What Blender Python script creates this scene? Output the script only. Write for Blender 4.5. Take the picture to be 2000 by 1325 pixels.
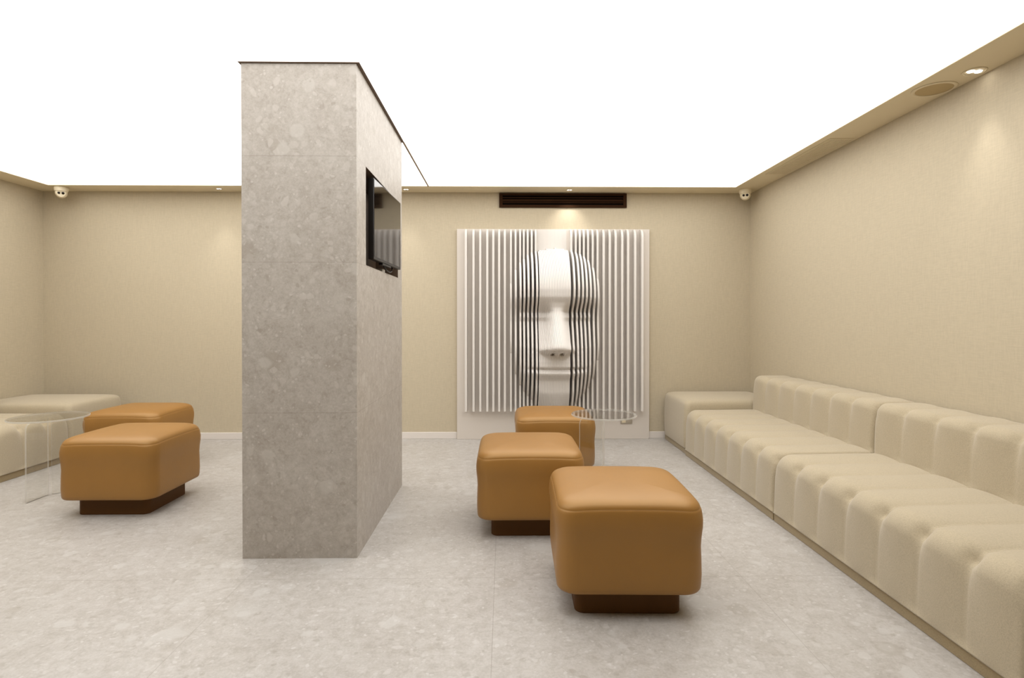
import bpy, bmesh, math, random
from mathutils import Vector, Matrix
random.seed(7)
C = bpy.context.scene
for o in list(bpy.data.objects):
    bpy.data.objects.remove(o)

# ---------------------------------------------------------------- camera
cd = bpy.data.cameras.new('camera'); cam = bpy.data.objects.new('camera', cd)
C.collection.objects.link(cam); C.camera = cam
cd.sensor_width = 36; cd.lens = 19.8; cd.shift_y = -0.0151
cam.location = (0, 0, 1.25)
cam.rotation_euler = (math.radians(90 - 0.38), 0, math.radians(-0.833))

# ---------------------------------------------------------------- world, exposure
w = bpy.data.worlds.new('world'); C.world = w; w.use_nodes = True
w.node_tree.nodes['Background'].inputs[0].default_value = (1, .93, .85, 1)
w.node_tree.nodes['Background'].inputs[1].default_value = 0.0
C.view_settings.view_transform = 'Standard'; C.view_settings.look = 'None'
C.view_settings.gamma = 1; C.view_settings.use_curve_mapping = False
C.view_settings.exposure = 0.0
CEIL_EMIT = 2.5          # the luminous stretch ceiling
CEIL_COL = (1.0, .99, .975)
SPOT_W = 11.0
LIGHT_Y0 = 0.95           # unseen front end of the luminous ceiling, placed to set the light levels

# room measures
XL, XR, YB, YF = -4.79, 2.61, 5.93, -2.2
ZC = 2.587
LX0, LX1, LY1 = XL + .27, XR - .27, YB - .27

# ---------------------------------------------------------------- helpers
def link(o, parent=None):
    C.collection.objects.link(o)
    if parent: o.parent = parent
    return o
def obj(name, bm, mat, parent=None, smooth=False, bevel=0, loc=None):
    me = bpy.data.meshes.new(name)
    bmesh.ops.recalc_face_normals(bm, faces=bm.faces)
    bm.to_mesh(me); bm.free()
    me.materials.append(mat)
    if smooth:
        for p in me.polygons: p.use_smooth = True
    o = link(bpy.data.objects.new(name, me), parent)
    if loc: o.location = loc
    if bevel:
        b = o.modifiers.new('bevel', 'BEVEL'); b.width = bevel; b.segments = 3; b.limit_method = 'ANGLE'
        if smooth is False:
            for p in me.polygons: p.use_smooth = True
            o.modifiers.new('wn', 'WEIGHTED_NORMAL')
    return o
def box(bm, x0, x1, y0, y1, z0, z1):
    vs = [bm.verts.new((x, y, z)) for x in (x0, x1) for y in (y0, y1) for z in (z0, z1)]
    for f in ((0,1,3,2),(4,6,7,5),(0,4,5,1),(2,3,7,6),(0,2,6,4),(1,5,7,3)):
        bm.faces.new([vs[i] for i in f])
    return vs
def boxbm(*a):
    bm = bmesh.new(); box(bm, *a); return bm
def rings(bm, loops, cap0=True, cap1=True, closed=True):
    R = [[bm.verts.new(p) for p in l] for l in loops]
    n = len(R[0])
    for a, b in zip(R, R[1:]):
        for i in range(n if closed else n-1):
            j = (i+1) % n
            bm.faces.new((a[i], a[j], b[j], b[i]))
    if cap0: bm.faces.new(R[0][::-1])
    if cap1: bm.faces.new(R[-1])
    return R
def lathe(bm, prof, n=32, M=None, cap0=True, cap1=True):
    loops = []
    for r, z in prof:
        l = []
        for i in range(n):
            a = 2*math.pi*i/n
            v = Vector((r*math.cos(a), r*math.sin(a), z))
            l.append(M @ v if M else v)
        loops.append(l)
    rings(bm, loops, cap0, cap1)
def tube(bm, pts, r, n=8):
    loops = []
    pts = [Vector(p) for p in pts]
    for i, p in enumerate(pts):
        d = (pts[min(i+1, len(pts)-1)] - pts[max(i-1, 0)]).normalized()
        a = d.orthogonal().normalized(); b = d.cross(a)
        if i and True:
            a = (pa - d*pa.dot(d)).normalized(); b = d.cross(a)
        pa = a
        loops.append([p + a*r*math.cos(2*math.pi*k/n) + b*r*math.sin(2*math.pi*k/n) for k in range(n)])
    rings(bm, loops)
def thing(name, label, cat, loc=(0,0,0), rz=0, group=None):
    o = link(bpy.data.objects.new(name, None)); o.location = loc; o.rotation_euler = (0,0,rz)
    o.empty_display_size = .1
    return tag(o, label, cat, group)
def tag(o, label, cat, group=None):
    o['label'] = label; o['category'] = cat
    if group: o['group'] = group
    return o
def struct(name, bm, mat, **k):
    o = obj(name, bm, mat, **k); o['kind'] = 'structure'; return o
def dup(root, loc, rz, label):
    r = root.copy(); link(r); r.location = loc; r.rotation_euler = (0,0,rz); r['label'] = label
    for ch in list(root.children):
        c = ch.copy(); link(c, r)
        for g in list(ch.children):
            link(g.copy(), c)
    return r
def sm(t):
    t = max(0., min(1., t)); return t*t*(3-2*t)
def interp(pts, z):
    if z <= pts[0][0]: return pts[0][1]
    for (a, va), (b, vb) in zip(pts, pts[1:]):
        if z <= b:
            t = (z-a)/(b-a); return va + (vb-va)*t
    return pts[-1][1]

# ---------------------------------------------------------------- materials
def srgb(r, g, b):
    f = lambda c: (c/255/12.92 if c/255 <= .04045 else ((c/255+.055)/1.055)**2.4)
    return (f(r), f(g), f(b), 1)
class NT:
    def __init__(s, name):
        s.m = bpy.data.materials.new(name); s.m.use_nodes = True
        s.t = s.m.node_tree; s.b = s.t.nodes['Principled BSDF']
    def n(s, typ, **k):
        x = s.t.nodes.new(typ)
        for a, v in k.items(): setattr(x, a, v)
        return x
    def l(s, a, b): s.t.links.new(a, b)
    def math(s, op, a, b=None, clamp=False):
        x = s.n('ShaderNodeMath', operation=op); x.use_clamp = clamp
        for i, v in enumerate((a, b)):
            if v is None: continue
            if isinstance(v, (int, float)): x.inputs[i].default_value = v
            else: s.l(v, x.inputs[i])
        return x.outputs[0]
    def mix(s, f, a, b, blend='MIX'):
        x = s.n('ShaderNodeMix', data_type='RGBA', blend_type=blend)
        for i, v in ((0, f), (6, a), (7, b)):
            if isinstance(v, (int, float, tuple)): x.inputs[i].default_value = v
            else: s.l(v, x.inputs[i])
        return x.outputs[2]
    def ramp(s, f, *st):
        x = s.n('ShaderNodeValToRGB'); e = x.color_ramp.elements
        while len(e) > 1: e.remove(e[-1])
        e[0].position, e[0].color = st[0]
        for p, c in st[1:]:
            k = e.new(p); k.color = c
        s.l(f, x.inputs[0]); return x.outputs[0]
    def coord(s, scale=None):
        x = s.n('ShaderNodeTexCoord').outputs['Object']
        if scale:
            m = s.n('ShaderNodeMapping'); m.inputs['Scale'].default_value = scale; s.l(x, m.inputs[0]); x = m.outputs[0]
        return x
    def noise(s, v, scale, detail=4, rough=.55, dist=0):
        x = s.n('ShaderNodeTexNoise'); x.inputs['Scale'].default_value = scale
        x.inputs['Detail'].default_value = detail; x.inputs['Roughness'].default_value = rough
        x.inputs['Distortion'].default_value = dist
        s.l(v, x.inputs['Vector']); return x.outputs['Fac']
    def bump(s, h, strength=.2, dist=.002):
        x = s.n('ShaderNodeBump'); x.inputs['Strength'].default_value = strength
        x.inputs['Distance'].default_value = dist; s.l(h, x.inputs['Height'])
        s.l(x.outputs[0], s.b.inputs['Normal']); return x
def g(v): return (v, v, v, 1)

def plain(name, col, rough=.5, metal=0, spec=.5, noise=0.03):
    t = NT(name); v = t.coord()
    n = t.noise(v, 9, 3)
    c = t.mix(t.math('MULTIPLY', n, noise*4), col, tuple(x*.85 for x in col[:3])+(1,))
    t.l(c, t.b.inputs['Base Color'])
    t.b.inputs['Roughness'].default_value = rough; t.b.inputs['Metallic'].default_value = metal
    t.b.inputs['Specular IOR Level'].default_value = spec
    return t.m

def stone(name, seams, base=(1,1,1), rough=.42):
    """ceppo-like stone: soft grey beige ground, rounded pale pebbles at several sizes, fine flecks, dark pits"""
    t = NT(name); v0 = t.coord()
    # warp
    nz = t.n('ShaderNodeTexNoise'); nz.inputs['Scale'].default_value = 5; nz.inputs['Detail'].default_value = 5
    t.l(v0, nz.inputs['Vector'])
    sub = t.n('ShaderNodeVectorMath', operation='SUBTRACT'); t.l(nz.outputs['Color'], sub.inputs[0]); sub.inputs[1].default_value = (.5,.5,.5)
    scl = t.n('ShaderNodeVectorMath', operation='SCALE'); t.l(sub.outputs[0], scl.inputs[0]); scl.inputs['Scale'].default_value = .12
    add = t.n('ShaderNodeVectorMath', operation='ADD'); t.l(v0, add.inputs[0]); t.l(scl.outputs[0], add.inputs[1])
    v = add.outputs[0]
    k = base
    col = lambda r, gg, b: tuple(x*y for x, y in zip(srgb(r, gg, b)[:3], k)) + (1,)
    n1 = t.noise(v, 3.2, 6, .6, .6)
    n2 = t.noise(v, 22, 6, .65, .3)
    c = t.ramp(n1, (.32, col(190,180,168)), (.5, col(202,193,182)), (.68, col(214,206,196)))
    c2 = t.ramp(n2, (.34, col(172,161,148)), (.52, col(203,194,183)), (.7, col(222,214,205)))
    c = t.mix(.50, c, c2)
    n3 = t.noise(v0, 85, 5, .7, .5)
    c = t.mix(.24, c, t.ramp(n3, (.33, col(164,153,139)), (.5, col(204,195,184)), (.64, col(230,223,214))))
    def pebbles(c, scale, size, share, colr, amt, seed):
        vo = t.n('ShaderNodeTexVoronoi'); vo.inputs['Scale'].default_value = scale; vo.inputs['Randomness'].default_value = 1
        mp = t.n('ShaderNodeMapping'); mp.inputs['Location'].default_value = (seed, seed*.7, seed*1.3); t.l(v, mp.inputs[0])
        t.l(mp.outputs[0], vo.inputs['Vector'])
        sc = t.n('ShaderNodeSeparateColor'); t.l(vo.outputs['Color'], sc.inputs[0])
        pick = t.math('GREATER_THAN', sc.outputs[0], 1-share)
        rad = t.math('MULTIPLY_ADD', sc.outputs[1], size); t.t.nodes[-1].inputs[2].default_value = size*.5
        edge = t.math('SUBTRACT', rad, vo.outputs['Distance'])
        e = t.math('MULTIPLY', edge, 7, clamp=True)
        f = t.math('MULTIPLY', t.math('MULTIPLY', e, pick), amt)
        f = t.math('MULTIPLY', f, t.math('ADD', sc.outputs[2], .35, clamp=True))
        return t.mix(f, c, colr)
    c = pebbles(c, 4.5, .36, .15, col(213,206,196), .65, 3.1)
    c = pebbles(c, 7, .34, .12, col(184,173,159), .55, 8.4)
    c = pebbles(c, 13, .38, .20, col(218,211,201), .65, 1.7)
    c = pebbles(c, 24, .40, .22, col(221,213,203), .6, 5.2)
    c = pebbles(c, 34, .36, .13, col(174,163,149), .5, 9.9)
    c = pebbles(c, 62, .42, .14, col(228,221,212), .6, 6.6)
    # thin veins
    vn = t.n('ShaderNodeTexVoronoi'); vn.feature = 'DISTANCE_TO_EDGE'; vn.inputs['Scale'].default_value = 11; t.l(v, vn.inputs['Vector'])
    ve = t.math('SUBTRACT', 1, t.math('MULTIPLY', vn.outputs[0], 60, clamp=True))
    vm = t.math('MULTIPLY', ve, t.math('MULTIPLY', t.math('SUBTRACT', t.noise(v0, 4, 2), .5, clamp=True), 2.2, clamp=True))
    c = t.mix(vm, c, col(176,164,149))
    # tile joints
    sx = t.n('ShaderNodeSeparateXYZ'); t.l(v0, sx.inputs[0])
    tot = None
    for axis, pos, width in seams:
        d = t.math('ABSOLUTE', t.math('SUBTRACT', sx.outputs[axis], pos))
        s_ = t.math('LESS_THAN', d, width)
        tot = s_ if tot is None else t.math('MAXIMUM', tot, s_)
    if tot is not None:
        c = t.mix(t.math('MULTIPLY', tot, .45), c, col(150,138,124))
    t.l(c, t.b.inputs['Base Color'])
    t.b.inputs['Roughness'].default_value = rough
    t.bump(n2, .05, .002)
    return t.m

def fabric(name, col, spk=.12, scale=420, sheen=.3):
    t = NT(name); v = t.coord((1, 1, .35)); v2 = t.coord((.35, .35, 1)); v3 = t.coord()
    a = t.noise(v, scale, 2, .7); b = t.noise(v2, scale, 2, .7)
    w = t.math('MULTIPLY', t.math('ADD', a, b), .5)
    dark = tuple(x*(1-spk) for x in col[:3])+(1,); lite = tuple(min(1, x*(1+spk*.8)) for x in col[:3])+(1,)
    c = t.ramp(w, (.4, dark), (.5, col), (.62, lite))
    big = t.noise(v3, 4, 3)
    c = t.mix(t.math('MULTIPLY', big, .14), c, tuple(x*.8 for x in col[:3])+(1,))
    t.l(c, t.b.inputs['Base Color']); t.b.inputs['Roughness'].default_value = .92
    t.b.inputs['Specular IOR Level'].default_value = .2
    t.b.inputs['Sheen Weight'].default_value = sheen; t.b.inputs['Sheen Roughness'].default_value = .5
    t.bump(w, .35, .002)
    return t.m

def leather():
    t = NT('tan_leather'); v = t.coord()
    n = t.noise(v, 5, 3); f = t.noise(v, 240, 3, .6)
    c = t.ramp(n, (.3, LEATH), (.7, tuple(x*1.08 for x in LEATH[:3])+(1,)))
    t.l(c, t.b.inputs['Base Color']); t.b.inputs['Roughness'].default_value = .44
    t.b.inputs['Specular IOR Level'].default_value = 1.0; t.b.inputs['Specular Tint'].default_value = (1, .80, .5, 1)
    t.bump(f, .12, .001)
    return t.m
LEATH = (.28, .132, .028, 1)

def wallmat(name, col):
    t = NT(name); v = t.coord((1, 1, .12)); v2 = t.coord((.1, .1, 1)); v3 = t.coord()
    a = t.noise(v, 150, 3, .7); b = t.noise(v2, 150, 3, .7); big = t.noise(v3, .9, 4)
    wv = t.math('MULTIPLY', t.math('ADD', a, b), .5)
    c = t.ramp(wv, (.38, tuple(x*.93 for x in col[:3])+(1,)), (.6, tuple(x*1.05 for x in col[:3])+(1,)))
    c = t.mix(t.math('MULTIPLY', big, .16), c, tuple(x*.86 for x in col[:3])+(1,))
    t.l(c, t.b.inputs['Base Color']); t.b.inputs['Roughness'].default_value = .75
    t.b.inputs['Specular IOR Level'].default_value = .25
    t.bump(wv, .15, .001)
    return t.m

def emit(name, col, s):
    t = NT(name); t.b.inputs['Base Color'].default_value = (.8,.8,.8,1)
    t.b.inputs['Emission Color'].default_value = col + (1,); t.b.inputs['Emission Strength'].default_value = s
    t.b.inputs['Roughness'].default_value = .6
    return t.m

M = {}
M['wall'] = wallmat('linen_wallpaper', srgb(193, 181, 157))
M['soffit'] = plain('soffit_paint', srgb(222, 209, 180), .6, 0, .3)
M['light'] = emit('luminous_fabric', CEIL_COL, CEIL_EMIT)
M['floor'] = stone('stone_floor', [(0, -.045, .0016), (0, -1.245, .0012), (0, -2.445, .0012), (0, -3.645, .0012), (0, 1.155, .0012), (0, 2.355, .0012),
                                   (1, 1.52, .0012), (1, 2.72, .0016), (1, 3.92, .0014), (1, 5.12, .0014)], (.725, .755, .80), .40)
M['column'] = stone('stone_cladding', [(2, .763, .0013), (2, 1.551, .0013), (2, 2.105, .0013)], (.72, .725, .73), .5)
M['base_white'] = plain('baseboard_paint', srgb(222, 215, 208), .45)
M['sofa'] = fabric('sofa_weave', srgb(180, 167, 142))
M['plinthfab'] = fabric('sofa_plinth_weave', srgb(150, 132, 98), .15)
M['leather'] = leather()
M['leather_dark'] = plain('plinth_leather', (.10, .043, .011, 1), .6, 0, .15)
M['art'] = plain('white_lacquer', srgb(221, 216, 210), .45, 0, .3, .01)
M['artboard'] = plain('white_board_paint', srgb(212, 204, 195), .5, 0, .2, .01)
M['dark'] = plain('dark_brown_metal', srgb(50, 29, 12), .75, 0, .1)
M['black'] = plain('black_slot', srgb(9, 5, 2), .8, 0, .05)
M['niche'] = plain('niche_brown', srgb(104, 86, 70), .5)
M['gap'] = plain('shadow_gap_bronze', srgb(92, 70, 48), .5)
M['gap2'] = plain('joint_profile', srgb(140, 120, 96), .5)
M['cam'] = plain('camera_plastic', srgb(232, 220, 192), .4)
M['lens'] = plain('lens_black', srgb(20, 12, 4), .15)
M['tvbody'] = plain('tv_black_plastic', srgb(16, 12, 9), .4)
M['screen'] = plain('tv_glass', srgb(22, 17, 13), .06, 0, .8, 0)
M['sock'] = plain('brushed_nickel', srgb(176, 166, 150), .35, .3)
M['speaker'] = plain('speaker_mesh', srgb(184, 163, 122), .8)
M['lamp'] = emit('lamp_lens', (1, .96, .9), 12)
M['lamp_dim'] = emit('small_lamp_lens', (1, .96, .9), 2.2)
M['whiteplastic'] = plain('white_plastic', srgb(225, 220, 212), .5)
def acrylic(name, edge=0.0):
    t = NT(name); t.t.nodes.remove(t.b)
    out = [n for n in t.t.nodes if n.type == 'OUTPUT_MATERIAL'][0]
    tr = t.n('ShaderNodeBsdfTransparent'); tr.inputs[0].default_value = (.975, .975, .965, 1)
    gl = t.n('ShaderNodeBsdfGlossy'); gl.inputs['Roughness'].default_value = .02
    fr = t.n('ShaderNodeFresnel'); geo = t.n('ShaderNodeNewGeometry')
    # same reflectance on both faces of the sheet
    t.l(t.math('SUBTRACT', 1.47, t.math('MULTIPLY', geo.outputs['Backfacing'], 1.47-1/1.47)), fr.inputs['IOR'])
    mx = t.n('ShaderNodeMixShader'); t.l(fr.outputs[0], mx.inputs[0]); t.l(tr.outputs[0], mx.inputs[1]); t.l(gl.outputs[0], mx.inputs[2])
    res = mx.outputs[0]
    if edge:
        df = t.n('ShaderNodeBsdfTranslucent'); df.inputs[0].default_value = (.9, .89, .86, 1)
        d2 = t.n('ShaderNodeBsdfDiffuse'); d2.inputs[0].default_value = (.85, .84, .80, 1)
        m1 = t.n('ShaderNodeMixShader'); t.l(df.outputs[0], m1.inputs[1]); t.l(d2.outputs[0], m1.inputs[2])
        m2 = t.n('ShaderNodeMixShader'); m2.inputs[0].default_value = edge; t.l(res, m2.inputs[1]); t.l(m1.outputs[0], m2.inputs[2])
        res = m2.outputs[0]
    t.l(res, out.inputs[0])
    return t.m
M['acrylic'] = acrylic('clear_acrylic')
M['acrylic_edge'] = acrylic('acrylic_painted_edge_light', .4)  # white mixed into the edges stands in for light gathered there

# ---------------------------------------------------------------- the setting
struct('floor', boxbm(XL-.1, XR+.1, YF-.1, YB+.1, -.1, 0), M['floor'])
struct('wall_back', boxbm(XL-.1, XR+.1, YB, YB+.1, 0, ZC+.2), M['wall'])
struct('wall_left', boxbm(XL-.1, XL, YF, YB, 0, ZC+.2), M['wall'])
struct('wall_right', boxbm(XR, XR+.1, YF, YB, 0, ZC+.2), M['wall'])
struct('wall_front', boxbm(XL-.1, XR+.1, YF-.1, YF, 0, ZC+.2), M['wall'])
# luminous stretch ceiling, set 15 mm above the soffit
bm = bmesh.new()
vs = [bm.verts.new(p) for p in ((LX0-.01, LIGHT_Y0-.01, ZC+.004), (LX1+.01, LIGHT_Y0-.01, ZC+.004), (LX1+.01, LY1+.01, ZC+.004), (LX0-.01, LY1+.01, ZC+.004))]
f = bm.faces.new(vs)
ex = bmesh.ops.extrude_face_region(bm, geom=[f])
bmesh.ops.translate(bm, verts=[v for v in ex['geom'] if isinstance(v, bmesh.types.BMVert)], vec=(0, 0, .02))
struct('ceiling', bm, M['light'])
# soffit ring
bm = bmesh.new()
T = .15
box(bm, LX1, XR, YF, YB, ZC, ZC+T)
box(bm, XL, LX0, YF, YB, ZC, ZC+T)
box(bm, LX0, LX1, LY1, YB, ZC, ZC+T)
box(bm, LX0, LX1, YF, LIGHT_Y0, ZC, ZC+T)  # unseen front part, its depth chosen to cut off the ceiling light
struct('trim_1', bm, M['soffit'])
# dark joint profile in the luminous ceiling, running from the column to the back soffit
struct('trim_2', boxbm(-.763, -.749, 4.272, LY1, ZC-.002, ZC+.0035), M['gap2'])
# baseboard
bm = bmesh.new()
box(bm, XL, -.492, YB-.013, YB, 0, .07); box(bm, 1.53, XR, YB-.013, YB, 0, .07)
struct('baseboard_back', bm, M['base_white'], bevel=.003)

# ---------------------------------------------------------------- stone column
CX0, CX1, CY0, CY1 = -1.366, -.769, 2.957, 4.26
NY0, NY1, NZ0, NZ1, ND = 3.156, 4.106, 1.555, 2.105, .16
col = thing('stone_column', 'stone clad column with a television set in a recess', 'column', ((CX0+CX1)/2, (CY0+CY1)/2, 0))
ox, oy = col.location.x, col.location.y
bm = bmesh.new()
def q(*p): bm.faces.new([bm.verts.new((a-ox, b-oy, c)) for a, b, c in p])
z1 = ZC-.001
q((CX0,CY0,0),(CX1,CY0,0),(CX1,CY0,z1),(CX0,CY0,z1))
q((CX0,CY1,0),(CX0,CY1,z1),(CX1,CY1,z1),(CX1,CY1,0))
q((CX0,CY0,0),(CX0,CY0,z1),(CX0,CY1,z1),(CX0,CY1,0))
q((CX0,CY0,z1),(CX1,CY0,z1),(CX1,CY1,z1),(CX0,CY1,z1))
for a, b, c, d in ((CY0, NY0, 0, z1), (NY1, CY1, 0, z1), (NY0, NY1, 0, NZ0), (NY0, NY1, NZ1, z1)):
    q((CX1,a,c),(CX1,b,c),(CX1,b,d),(CX1,a,d))
me = bpy.data.meshes.new('cladding'); bmesh.ops.remove_doubles(bm, verts=bm.verts, dist=1e-5)
bm.to_mesh(me); bm.free(); me.materials.append(M['column'])
# fix normals outward
for_o = link(bpy.data.objects.new('cladding', me), col)
bm = bmesh.new()
xb = CX1-ND
q((xb,NY0,NZ0),(xb,NY1,NZ0),(xb,NY1,NZ1),(xb,NY0,NZ1))
q((xb,NY0,NZ0),(CX1,NY0,NZ0),(CX1,NY1,NZ0),(xb,NY1,NZ0))
q((xb,NY0,NZ1),(CX1,NY0,NZ1),(CX1,NY1,NZ1),(xb,NY1,NZ1))
q((xb,NY0,NZ0),(CX1,NY0,NZ0),(CX1,NY0,NZ1),(xb,NY0,NZ1))
q((xb,NY1,NZ0),(CX1,NY1,NZ0),(CX1,NY1,NZ1),(xb,NY1,NZ1))
n_ = obj('niche_lining', bm, M['niche'], col); n_['label'] = 'brown lining of the recess'
# bright edge trims on the column's corners
tr = bmesh.new()
box(tr, CX0-ox-.013, CX1-ox+.018, CY0-oy-.010, CY1-oy+.010, ZC-.0005, ZC+.0035)
n_ = obj('top_trim', tr, M['gap'], col); n_['label'] = 'thin dark trim around the top'

# television
phi = math.radians(2.0)
TW, TH = .715, .475
tv = thing('television', 'flat black television mounted in the recess of the stone column', 'television',
           (-.757, 3.30, 1.605), 0)
tv.rotation_euler = (0, 0, math.radians(0))
# local: y along width, x outwards
tv.rotation_euler = (0, 0, -phi)
b = boxbm(-.035, -.001, 0, TW, 0, TH)
obj('housing', b, M['tvbody'], tv, bevel=.004)
b = boxbm(-.001, .0005, .008, TW-.008, .016, TH-.006)
obj('screen', b, M['screen'], tv)
b = boxbm(-.03, -.004, .22, .44, -.013, -.0005)
obj('sensor_bar', b, M['tvbody'], tv, bevel=.003)
b = boxbm(-.10, -.036, .25, .45, .10, .34)
obj('wall_mount', b, M['tvbody'], tv)
bm = bmesh.new()
tube(bm, [(-.02, .30, -.012), (-.015, .36, -.035), (-.012, .44, -.042), (-.02, .52, -.03), (-.03, .58, -.002)], .004)
n_ = obj('cable', bm, M['tvbody'], tv, smooth=True)
sk = thing('power_socket', 'small white socket on the bottom of the television recess', 'socket', (-.82, 3.72, NZ0))
obj('plate', boxbm(-.03, .03, -.04, .04, .0005, .028), M['whiteplastic'], sk, bevel=.003)

# ---------------------------------------------------------------- face sculpture
XC = .525
YBd = 5.885            # board front plane
def ztop(a): return interp([(0,1.99),(.35,1.965),(.53,1.935),(.64,1.90),(.73,1.865),(.83,1.80),(.95,1.685),(1.05,1.45)], a)
def zbot(a): return interp([(0,.22),(.38,.30),(.5,.41),(.64,.48),(.73,.54),(.83,.63),(.95,.83),(1.05,1.2)], a)
SIDE = sorted([(2.0,.265),(1.75,.28),(1.55,.295),(1.47,.29),(1.42,.25),(1.36,.165),(1.325,.13),(1.30,.15),(1.28,.165),(1.255,.15),(1.235,.14),
        (1.17,.17),(1.08,.205),(.97,.235),(.88,.235),(.80,.235),(.775,.235),(.755,.205),(.735,.235),(.70,.225),(.62,.20),(.52,.17),(.44,.14),(.37,.12)])
EYELESS = sorted([(2.0,.265),(1.75,.28),(1.55,.295),(1.47,.285),(1.42,.25),(1.36,.19),(1.30,.165),(1.235,.16),(1.17,.175),(1.08,.205),(.97,.235),(.80,.235),(.70,.225),(.62,.20),(.52,.17),(.44,.14),(.37,.12)])
NOSE = sorted([(2.0,.27),(1.75,.29),(1.55,.31),(1.47,.305),(1.42,.27),(1.37,.255),(1.33,.265),(1.25,.31),(1.15,.365),(1.05,.42),(.99,.45),(.965,.45),(.945,.43),
        (.925,.33),(.90,.27),(.86,.262),(.80,.27),(.775,.275),(.755,.225),(.738,.275),(.715,.28),(.69,.26),(.65,.225),(.60,.22),(.52,.215),(.44,.19),(.30,.16)])
def smooth_curve(P, z, h=.012):
    return sum(interp(P, z+k*h)*wt for k, wt in ((-1,.25),(0,.5),(1,.25)))
def face(u, z):
    a = abs(u)/.47
    zt, zb = ztop(a), zbot(a)
    if a >= 1.0 or z >= zt or z <= zb: return 0
    wn = interp([(.9,.145),(.97,.130),(1.05,.112),(1.2,.09),(1.33,.085),(1.45,.15),(1.6,.3)], z)
    wgt = math.exp(-(abs(u)/wn)**3)
    wgt = max(wgt, math.exp(-(abs(u)/.26)**4)*sm((.95-z)/.12))
    sd = smooth_curve(SIDE, z); el = smooth_curve(EYELESS, z)
    ev = sm((abs(u)-.31)/.10) if z > 1.0 else sm((abs(u)-.20)/.09)
    sd = sd*(1-ev) + el*ev
    F = sd*(1-wgt) + smooth_curve(NOSE, z)*wgt
    # nostrils
    F -= .07*math.exp(-((abs(u)-.045)/.022)**2 - ((z-.915)/.014)**2)
    et = min(1, (zt-z)/.42); et = math.sqrt(max(0, 1-(1-et)**2))
    eb = min(1, (z-zb)/.26); eb = math.sqrt(max(0, 1-(1-eb)**2))
    L = math.sqrt(max(0, 1-a**2.6))
    return 1.18*F*et*eb*L
def base_depth(z, u=1.0):
    t = min(1, (2.196-z)/.10)
    return .006 + (.085+.03*math.exp(-(u/.36)**4))*math.sqrt(max(0, 1-(1-t)**2))
art = thing('face_sculpture', 'large white wall sculpture of a face cut in vertical fins', 'sculpture', (XC, 5.9, 0))
obj('backboard', boxbm(-.489-XC, 1.526-XC, YBd-5.9, YB-.003-5.9, .0, 2.198), M['artboard'], art, bevel=.002)
def fin(x, wd, centre=False):
    bm = bmesh.new()
    zs = [.304 + (2.19-.304)*i/150 for i in range(151)]
    L0, L1 = [], []
    fr = []
    for z in zs:
        d = base_depth(z, x-XC)
        if centre:
            zt = ztop(abs(x-XC)/.47)
            if z > zt: d = .004
        f_ = face(x-XC, z)
        d = max(d, (.0 if centre else .05) + f_ + (.05 if centre else .0)) if f_ > 0 else d
        fr.append(d)
    vb = []
    for k, z in enumerate(zs):
        y = YBd - fr[k] - 5.9
        vb.append((bm.verts.new((x-wd/2-XC, YBd-5.9+.0, z)), bm.verts.new((x-wd/2-XC, y, z)),
                   bm.verts.new((x+wd/2-XC, y, z)), bm.verts.new((x+wd/2-XC, YBd-5.9+.0, z))))
    for a, b in zip(vb, vb[1:]):
        for i in range(3): bm.faces.new((a[i], a[i+1], b[i+1], b[i]))
        bm.faces.new((a[3], a[0], b[0], b[3]))
    bm.faces.new(vb[0]); bm.faces.new(vb[-1][::-1])
    return obj('fin', bm, M['art'], art)
left = [-.39,-.3116,-.2422,-.170,-.108,-.048,.0105,.073,.121,.168,.205,.245,.286,.327]
right = [.692,.738,.780,.822,.866,.915,.966,1.03,1.093,1.154,1.222,1.283,1.356,1.431]
for x in left: fin(x, .0215 if x < .05 else .019)
NCEN = 25
for i in range(NCEN):
    x = .348 + (.655-.348)*(i+.5)/NCEN
    fin(x, (.655-.348)/NCEN - .0013, True)
for x in right: fin(x, .0215 if x > 1 else .019)
# socket on the board
s2 = thing('power_socket', 'grey metal double socket low on the white face sculpture board', 'socket', (1.285, YBd, .19))
obj('plate', boxbm(-.062, .062, -.009, -.0005, -.03, .03), M['sock'], s2, bevel=.002)
for x in (-.028, .028):
    n_ = obj('outlet', boxbm(x-.02, x+.02, -.012, -.0092, -.018, .018), M['soffit'] if x < 0 else M['sock'], s2, bevel=.001)

# ---------------------------------------------------------------- dark air vent above the sculpture
vx0, vx1, vz0, vz1 = -.048, 1.292, 2.43, 2.578
v = thing('air_vent', 'long dark brown slot air vent above the white face sculpture', 'air vent', ((vx0+vx1)/2, YB, vz0))
hw, hh = (vx1-vx0)/2, vz1-vz0
obj('backing', boxbm(-hw+.02, hw-.02, -.008, -.001, .02, hh-.02), M['black'], v)
bm = bmesh.new()
for a in ((-hw, hw, -.022, -.001, 0, .026), (-hw, hw, -.022, -.001, hh-.022, hh), (-hw, -hw+.035, -.022, -.001, .026, hh-.022), (hw-.035, hw, -.022, -.001, .026, hh-.022)):
    box(bm, *a)
obj('frame', bm, M['dark'], v)
for zc_ in (.050, .066, .078, .103):
    hgt = .004 if zc_ != .078 else .006
    obj('slat', boxbm(-hw+.035, hw-.035, -.020, -.009, zc_-hgt, zc_+hgt), M['dark'], v)

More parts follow.
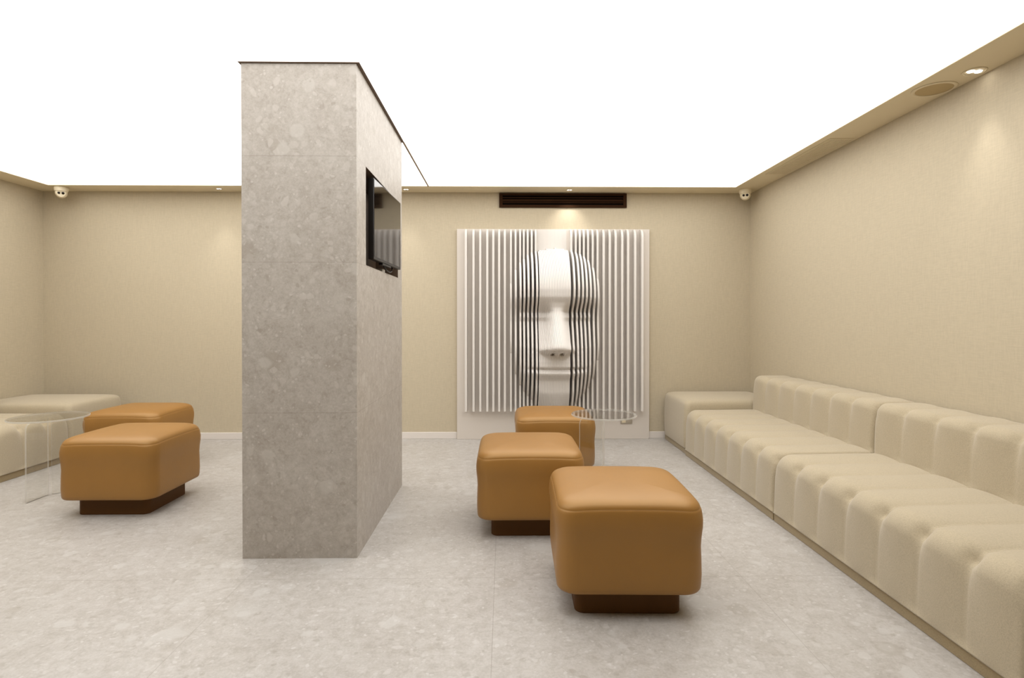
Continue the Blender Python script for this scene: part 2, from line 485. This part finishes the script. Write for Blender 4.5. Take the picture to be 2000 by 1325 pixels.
# ---------------------------------------------------------------- ceiling fittings
def downlight(x, y, label, dirv, power, size=.030, spread=58):
    d = thing('downlight', label, 'ceiling light', (x, y, ZC), 0, 'recessed downlights in the ceiling border')
    bm = bmesh.new()
    lathe(bm, [(size*1.0, -.0005), (size*1.25, -.0005), (size*1.25, -.003), (size*1.05, -.005), (size*1.0, -.003)], 28, None, False, False)
    obj('frame', bm, M['soffit'], d, smooth=True)
    for s in (-1, 1):
        bm = bmesh.new(); Mx = Matrix.Translation((s*size*.45, 0, -.0012)) @ Matrix.Rotation(math.pi, 4, 'X')
        lathe(bm, [(size*.40, 0), (size*.34, .003), (size*.15, .0045)], 16, Mx)
        obj('lens', bm, M['lamp'] if x > 2 else M['lamp_dim'], d, smooth=True)
    bm = bmesh.new(); lathe(bm, [(size*.99, -.0005), (size*.99, -.0012)], 24)
    obj('reflector', bm, M['cam'], d)
    ld = bpy.data.lights.new('spot', 'SPOT'); ld.energy = power; ld.spot_size = math.radians(spread); ld.spot_blend = 1
    ld.shadow_soft_size = .035; ld.color = (1, .96, .90)
    lo = link(bpy.data.objects.new('lamp_beam', ld), d); lo.location = (-.05 if x > 2 else 0, 0 if x > 2 else -.04, -.03)
    lo.rotation_euler = Vector(dirv).to_track_quat('-Z', 'Y').to_euler()
    return d
downlight(-2.90, 5.79, 'small recessed downlight in the back border left of the column', (0, .03, -1), SPOT_W)
downlight(-1.00, 5.79, 'small recessed downlight half hidden behind the stone column edge', (0, .03, -1), SPOT_W)
downlight(.675, 5.79, 'small recessed downlight above the dark air vent and sculpture', (0, .42, -1), SPOT_W*.6, .030, 88)
downlight(2.53, 3.00, 'bright recessed downlight in the right ceiling border beside the round speaker', (.03, 0, -1), SPOT_W, .045)

sp = thing('ceiling_speaker', 'round beige ceiling speaker in the right ceiling border', 'speaker', (2.492, 3.235, ZC))
bm = bmesh.new(); lathe(bm, [(.092, -.0005), (.112, -.0005), (.111, -.004), (.096, -.006), (.092, -.004)], 48, None, False, False)
obj('rim', bm, M['soffit'], sp, smooth=True)
bm = bmesh.new(); lathe(bm, [(.0915, -.0005), (.0915, -.003), (.05, -.004)], 48)
n_ = obj('mesh_grille', bm, M['speaker'], sp); n_['label'] = 'darker beige mesh grille'

gr = thing('ceiling_grille', 'long beige linear grille in the right ceiling border', 'air vent', (2.49, 4.63, ZC))
bm = bmesh.new()
for a in ((-.09, .09, -.51, -.495), (-.09, .09, .495, .51), (-.09, -.08, -.495, .495), (.08, .09, -.495, .495)):
    box(bm, a[0], a[1], a[2], a[3], -.005, -.0005)
obj('frame', bm, M['soffit'], gr)
obj('backing', boxbm(-.08, .08, -.495, .495, -.0012, -.0005), M['speaker'], gr)
for i in range(9):
    x = -.07 + i*.0175
    obj('slat', boxbm(x-.0055, x+.0055, -.494, .494, -.0045, -.0013), M['soffit'], gr)

def turret_camera(x, y, yaw, label):
    c = thing('security_camera', label, 'security camera', (x, y, ZC), 0, 'turret cameras in the ceiling corners')
    bm = bmesh.new()
    lathe(bm, [(.060, -.0005), (.062, -.012), (.060, -.030), (.056, -.045)], 32)
    obj('base', bm, M['cam'], c, smooth=False)
    aim = Vector((math.sin(yaw), -math.cos(yaw), -.22)).normalized()
    R = aim.to_track_quat('Z', 'Y').to_matrix().to_4x4()
    Mx = Matrix.Translation((0, 0, -.058)) @ R
    bm = bmesh.new()
    pr = [(.052*math.sin(a), -.052*math.cos(a)) for a in [math.pi*.04+i*math.pi*.70/14 for i in range(15)]]
    pr.append((.036, .036))
    lathe(bm, pr, 32, Mx)
    ball = obj('ball', bm, M['cam'], c, smooth=False)
    for s, r in ((-1, .0115), (1, .0125)):
        bm = bmesh.new(); lathe(bm, [(r, .0355), (r, .0385), (r*.6, .0395)], 20, Mx @ Matrix.Translation((s*.0165, 0, 0)))
        n_ = obj('lens', bm, M['lens'], ball); n_['label'] = 'black lens'
    return c
turret_camera(-4.455, 5.745, math.radians(33), 'small cream turret camera in the left back ceiling corner')
turret_camera(2.475, 5.745, math.radians(-23), 'small cream turret camera in the right back ceiling corner')

# ---------------------------------------------------------------- tan ottomans
def rsq(hx, hy, r, inset, n=14):
    """rounded rectangle loop; inset shrinks it"""
    hx -= inset; hy -= inset; r = max(.004, r-inset*.6); r = min(r, hx-.001, hy-.001)
    L = []
    for cx, cy, a0 in ((hx-r, hy-r, 0), (-(hx-r), hy-r, 90), (-(hx-r), -(hy-r), 180), (hx-r, -(hy-r), 270)):
        for i in range(n):
            a = math.radians(a0 + 90*i/(n-1)); L.append((cx+r*math.cos(a), cy+r*math.sin(a)))
    # straights
    out = []
    for k in range(4):
        seg = L[k*n:(k+1)*n]; nx = L[((k+1) % 4)*n]
        out += seg
        a = seg[-1]
        for i in range(1, 10):
            t = i/10; out.append((a[0]+(nx[0]-a[0])*t, a[1]+(nx[1]-a[1])*t))
    return out
def make_ottoman(label):
    o = thing('ottoman', label, 'ottoman', (0,0,0), 0, 'tan leather ottomans')
    h = .305
    bm = bmesh.new(); loops = []
    def ring(z, inset, crown=0):
        l = rsq(h, h, .085, inset)
        out = []
        for x, y in l:
            rr = max(abs(x), abs(y))/h
            cn = min(1, (abs(x)/h)*(abs(y)/h))
            zz = z + crown
            out.append((x, y, zz))
        loops.append(out)
    prof = [(.112,.030),(.112,.016),(.116,.006),(.124,.001),(.14,-.001),(.18,-.003),(.24,-.002),(.30,.000),(.34,-.002),(.38,-.006),(.41,-.007),(.435,-.005),
            (.450,-.003),(.460,-.001),(.4655,.0015),(.467,.0030),(.4685,.0030),(.474,.0045),(.482,.009),(.489,.0155),(.495,.025),(.501,.040),(.506,.062),(.511,.095),(.5155,.14),(.5185,.19),(.520,.24),(.5205,.28)]
    prof = [(.112 + (z-.112)*1.0, i) for z, i in prof]
    for z, i in prof: ring(z, i)
    # corner softness: pull the vertical corners slightly out below the seam, as stuffed leather does
    out = []
    for l in loops:
        nl = []
        for x, y, z in l:
            c = (abs(x)/h)**3*(abs(y)/h)**3
            dz = -.014*c*sm((z-.40)/.08)
            b_ = 1 + .006*c*math.exp(-((z-.38)/.05)**2)
            mid = .004*math.sin((z-.11)/.36*math.pi)*(1-min(1, 2*abs(abs(x)-abs(y))/h)) if z < .46 else 0
            nl.append((x*b_, y*b_, z+dz))
        out.append(nl)
    rings(bm, out)
    obj('cushion', bm, M['leather'], o, smooth=True)
    # stitched seam just under the top edge
    bm = bmesh.new()
    lp = [(x, y, -0+.4668 - .014*((abs(x)/h)**3*(abs(y)/h)**3)) for x, y in rsq(h, h, .085, .0028)]
    lp.append(lp[0])
    tube(bm, lp, .0013, 6)
    obj('seam', bm, M['leather'], o, smooth=True)
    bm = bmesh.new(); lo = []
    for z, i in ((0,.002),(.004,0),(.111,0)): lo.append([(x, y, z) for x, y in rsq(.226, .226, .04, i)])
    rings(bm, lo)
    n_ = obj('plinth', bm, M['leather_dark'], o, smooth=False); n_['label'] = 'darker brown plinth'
    return o
ot = make_ottoman('front tan leather ottoman on the right, nearest to the camera')
ot.location = (.535, 2.605, 0); ot.rotation_euler = (0, 0, math.radians(-1.5))
dup(ot, (.153, 3.475, 0), 0, 'middle of the three tan leather ottomans in front of the sculpture')
dup(ot, (.405, 4.62, 0), 0, 'rearmost tan leather ottoman in front of the sculpture beside the clear table')
dup(ot, (-2.51, 3.865, 0), math.radians(0), 'front tan leather ottoman left of the column, showing its whole plinth')
dup(ot, (-3.10, 4.86, 0), 0, 'tan leather ottoman mostly hidden behind another one left of the column')

# ---------------------------------------------------------------- sofas
CH = 7; CW = .2432; ML = CH*CW
def rprof(x0, x1, z0, z1, rf, rb=.02, rbot=.008, n=9):
    """cross-section loop (x, z), x0 front; list of (x, z, nx, nz)"""
    P = []
    def arc(cx, cz, r, a0, a1, m):
        for i in range(m):
            a = math.radians(a0+(a1-a0)*i/(m-1)); P.append((cx+r*math.cos(a), cz+r*math.sin(a), math.cos(a), math.sin(a)))
    def line(a, b, m):
        for i in range(1, m):
            t = i/m; P.append((a[0]+(b[0]-a[0])*t, a[1]+(b[1]-a[1])*t, a[2], a[3]))
    arc(x0+rbot, z0+rbot, rbot, 270, 180, 4); s = P[-1]
    line(s, (x0, z1-rf), 8)
    arc(x0+rf, z1-rf, rf, 180, 90, 12); s = P[-1]
    line(s, (x1-rb, z1), 12)
    arc(x1-rb, z1-rb, rb, 90, 0, 6); s = P[-1]
    line(s, (x1, z0+rbot), 5)
    arc(x1-rbot, z0+rbot, rbot, 0, -90, 4); s = P[-1]
    line(s, (x0+rbot, z0), 5)
    return P
def channelled(bm, P, length, chans, zc, x0, amp_f, amp_t, pinch, zbot_, ztop_, xback):
    """sweep the section along y with soft channels"""
    n = chans*20
    ys = [length*i/n for i in range(n+1)]
    cw = length/chans
    loops = []
    for k, y in enumerate(ys):
        t = (y/cw) % 1.0
        if k == n: t = 1.0
        dist = min(t, 1-t)
        v = 1 - min(1, dist/.5)                      # 1 in the valley
        soft = .55*(1 - math.sqrt(max(0, 1-v**2.4))) + .45*(.5-.5*math.cos(math.pi*v))       # rounded pillow profile
        sharp = math.exp(-(dist/.06)**2)
        wide = math.exp(-(dist/.13)**2)
        endr = 0
        e = min(y, length-y)
        if e < .022: endr = .022*(1-math.sqrt(max(0, 1-(1-e/.022)**2)))
        l = []
        for x, z, nx, nz in P:
            front = max(0, -nx)
            top = max(0, nz)
            h = (z-zbot_)/(ztop_-zbot_)
            ff = front*(.45+.55*sm(h*1.4))
            tb = top*(1-.5*sm((x-x0)/.8))
            dd = ff*amp_f*(.8*soft+.12*sharp) + tb*amp_t*(.9*soft+.1*sharp)
            corner = math.exp(-(((x-x0)-.035)/.06)**2 - ((z-(ztop_-.045))/.06)**2)
            dd += pinch*corner*wide
            if nz < -.5: dd = 0
            if nx > .5: dd = 0
            dd += endr if not (nz < -.5) else 0
            yy = y
            l.append((x-nx*dd, yy, z-nz*dd))
        loops.append(l)
    rings(bm, loops)
def make_module(label):
    o = thing('sofa_module', label, 'sofa', (0,0,0), 0, 'channelled beige sofa modules')
    # local: x from front (0) to the wall (.94), y along length
    bm = bmesh.new()
    P = rprof(.0, .925, .052, .432, .085, .03)
    channelled(bm, P, ML-.006, CH, 0, 0, .017, .022, .035, .052, .432, .9)
    obj('seat', bm, M['sofa'], o, smooth=True)
    bm = bmesh.new()
    P = rprof(.625, .928, .415, .745, .06, .05)
    channelled(bm, P, ML-.006, CH, 0, 0.625, .014, .016, .026, .40, .745, .93)
    obj('backrest', bm, M['sofa'], o, smooth=True)
    obj('plinth', boxbm(.010, .90, .003, ML-.009, 0, .056), M['plinthfab'], o, bevel=.003)
    bm = bmesh.new()
    tube(bm, [(.008, .004+i*(ML-.014)/20, .054) for i in range(21)], .005, 6)
    obj('piping', bm, M['plinthfab'], o, smooth=True)
    return o
def make_block(label, length=.72):
    o = thing('sofa_end_block', label, 'sofa', (0,0,0), 0, 'plain beige sofa end blocks')
    w = .925
    bm = bmesh.new(); loops = []
    cx, cy = w/2, length/2
    for z, i in ((.052,.012),(.052,.004),(.060,0),(.15,-.004),(.30,-.004),(.42,0),(.455,.004),(.475,.009),(.488,.018),(.497,.032),(.503,.055),(.508,.09),(.512,.14),(.514,.20),(.515,.28)):
        l = rsq(cx, cy, .055, i)
        pts = []
        for x, y in l:
            c = (abs(x)/cx)**4*(abs(y)/cy)**4
            pts.append((x+cx, y+cy, z-.012*c*sm((z-.4)/.1)))
        loops.append(pts)
    rings(bm, loops)
    obj('body', bm, M['sofa'], o, smooth=True)
    obj('plinth', boxbm(.012, .91, .015, length-.01, 0, .056), M['plinthfab'], o, bevel=.003)
    return o
XF = 1.667
Yj = 5.176
mA = make_module('beige channelled sofa module on the right wall, farther one beside the end block')
mA.location = (XF, Yj-ML+.001, 0)
mB = dup(mA, (XF, Yj-2*ML+.001, 0), 0, 'nearest beige channelled sofa module on the right wall, cut by the frame')
bl = make_block('plain beige end block of the right sofa in the back right corner', .71)
bl.location = (XF+.012, Yj+.006, 0)
# left sofa: rotated by 180 degrees
YjL = 5.05
mL = dup(mA, (-3.848, YjL-.001, 0), math.pi, 'beige channelled sofa module on the left wall behind the clear table')
bL = dup(bl, (-3.86, YjL+.716, 0), math.pi, 'plain beige end block in the back left corner')

# ---------------------------------------------------------------- clear acrylic side tables
def make_table(label):
    o = thing('side_table', label, 'table', (0,0,0), 0, 'round clear acrylic side tables')
    R, Z = .237, .56
    def finish(ob, test):
        ob.data.materials.append(M['acrylic_edge'])
        for p in ob.data.polygons:
            if test(p): p.material_index = 1
    bm = bmesh.new()
    lathe(bm, [(R-.002, Z-.012), (R, Z-.010), (R, Z-.002), (R-.002, Z)], 72)
    top = obj('table_top', bm, M['acrylic'], o)
    finish(top, lambda p: abs(p.normal.z) < .9)
    th = .011
    def sheet(deg):
        # upright sheet from the fold outwards; its upper outer corner sweeps inwards under the top
        a = math.radians(deg); d = Vector((math.cos(a), math.sin(a), 0)); nrm = Vector((-d.y, d.x, 0))
        bm = bmesh.new(); m = 30; L = []
        for i in range(m+1):
            z = (Z-.0125)*i/m
            t = max(0, (z-(Z-.0125-.05))/.05); ro = .20 - .05*(1-math.sqrt(max(0, 1-t*t)))
            a0 = d*.012; a1 = d*ro
            L.append([(a0+nrm*th/2)+Vector((0,0,z)), (a1+nrm*th/2)+Vector((0,0,z)), (a1-nrm*th/2)+Vector((0,0,z)), (a0-nrm*th/2)+Vector((0,0,z))])
        rings(bm, L)
        ob = obj('leg', bm, M['acrylic'], o)
        finish(ob, lambda p: abs(p.normal.dot(nrm)) < .5)
    sheet(270); sheet(30)
    return o
tb = make_table('round clear acrylic side table in front of the left sofa')
tb.location = (-3.25, 4.07, 0)
dup(tb, (.735, 4.12, 0), math.radians(170), 'round clear acrylic side table beside the rearmost right ottoman')
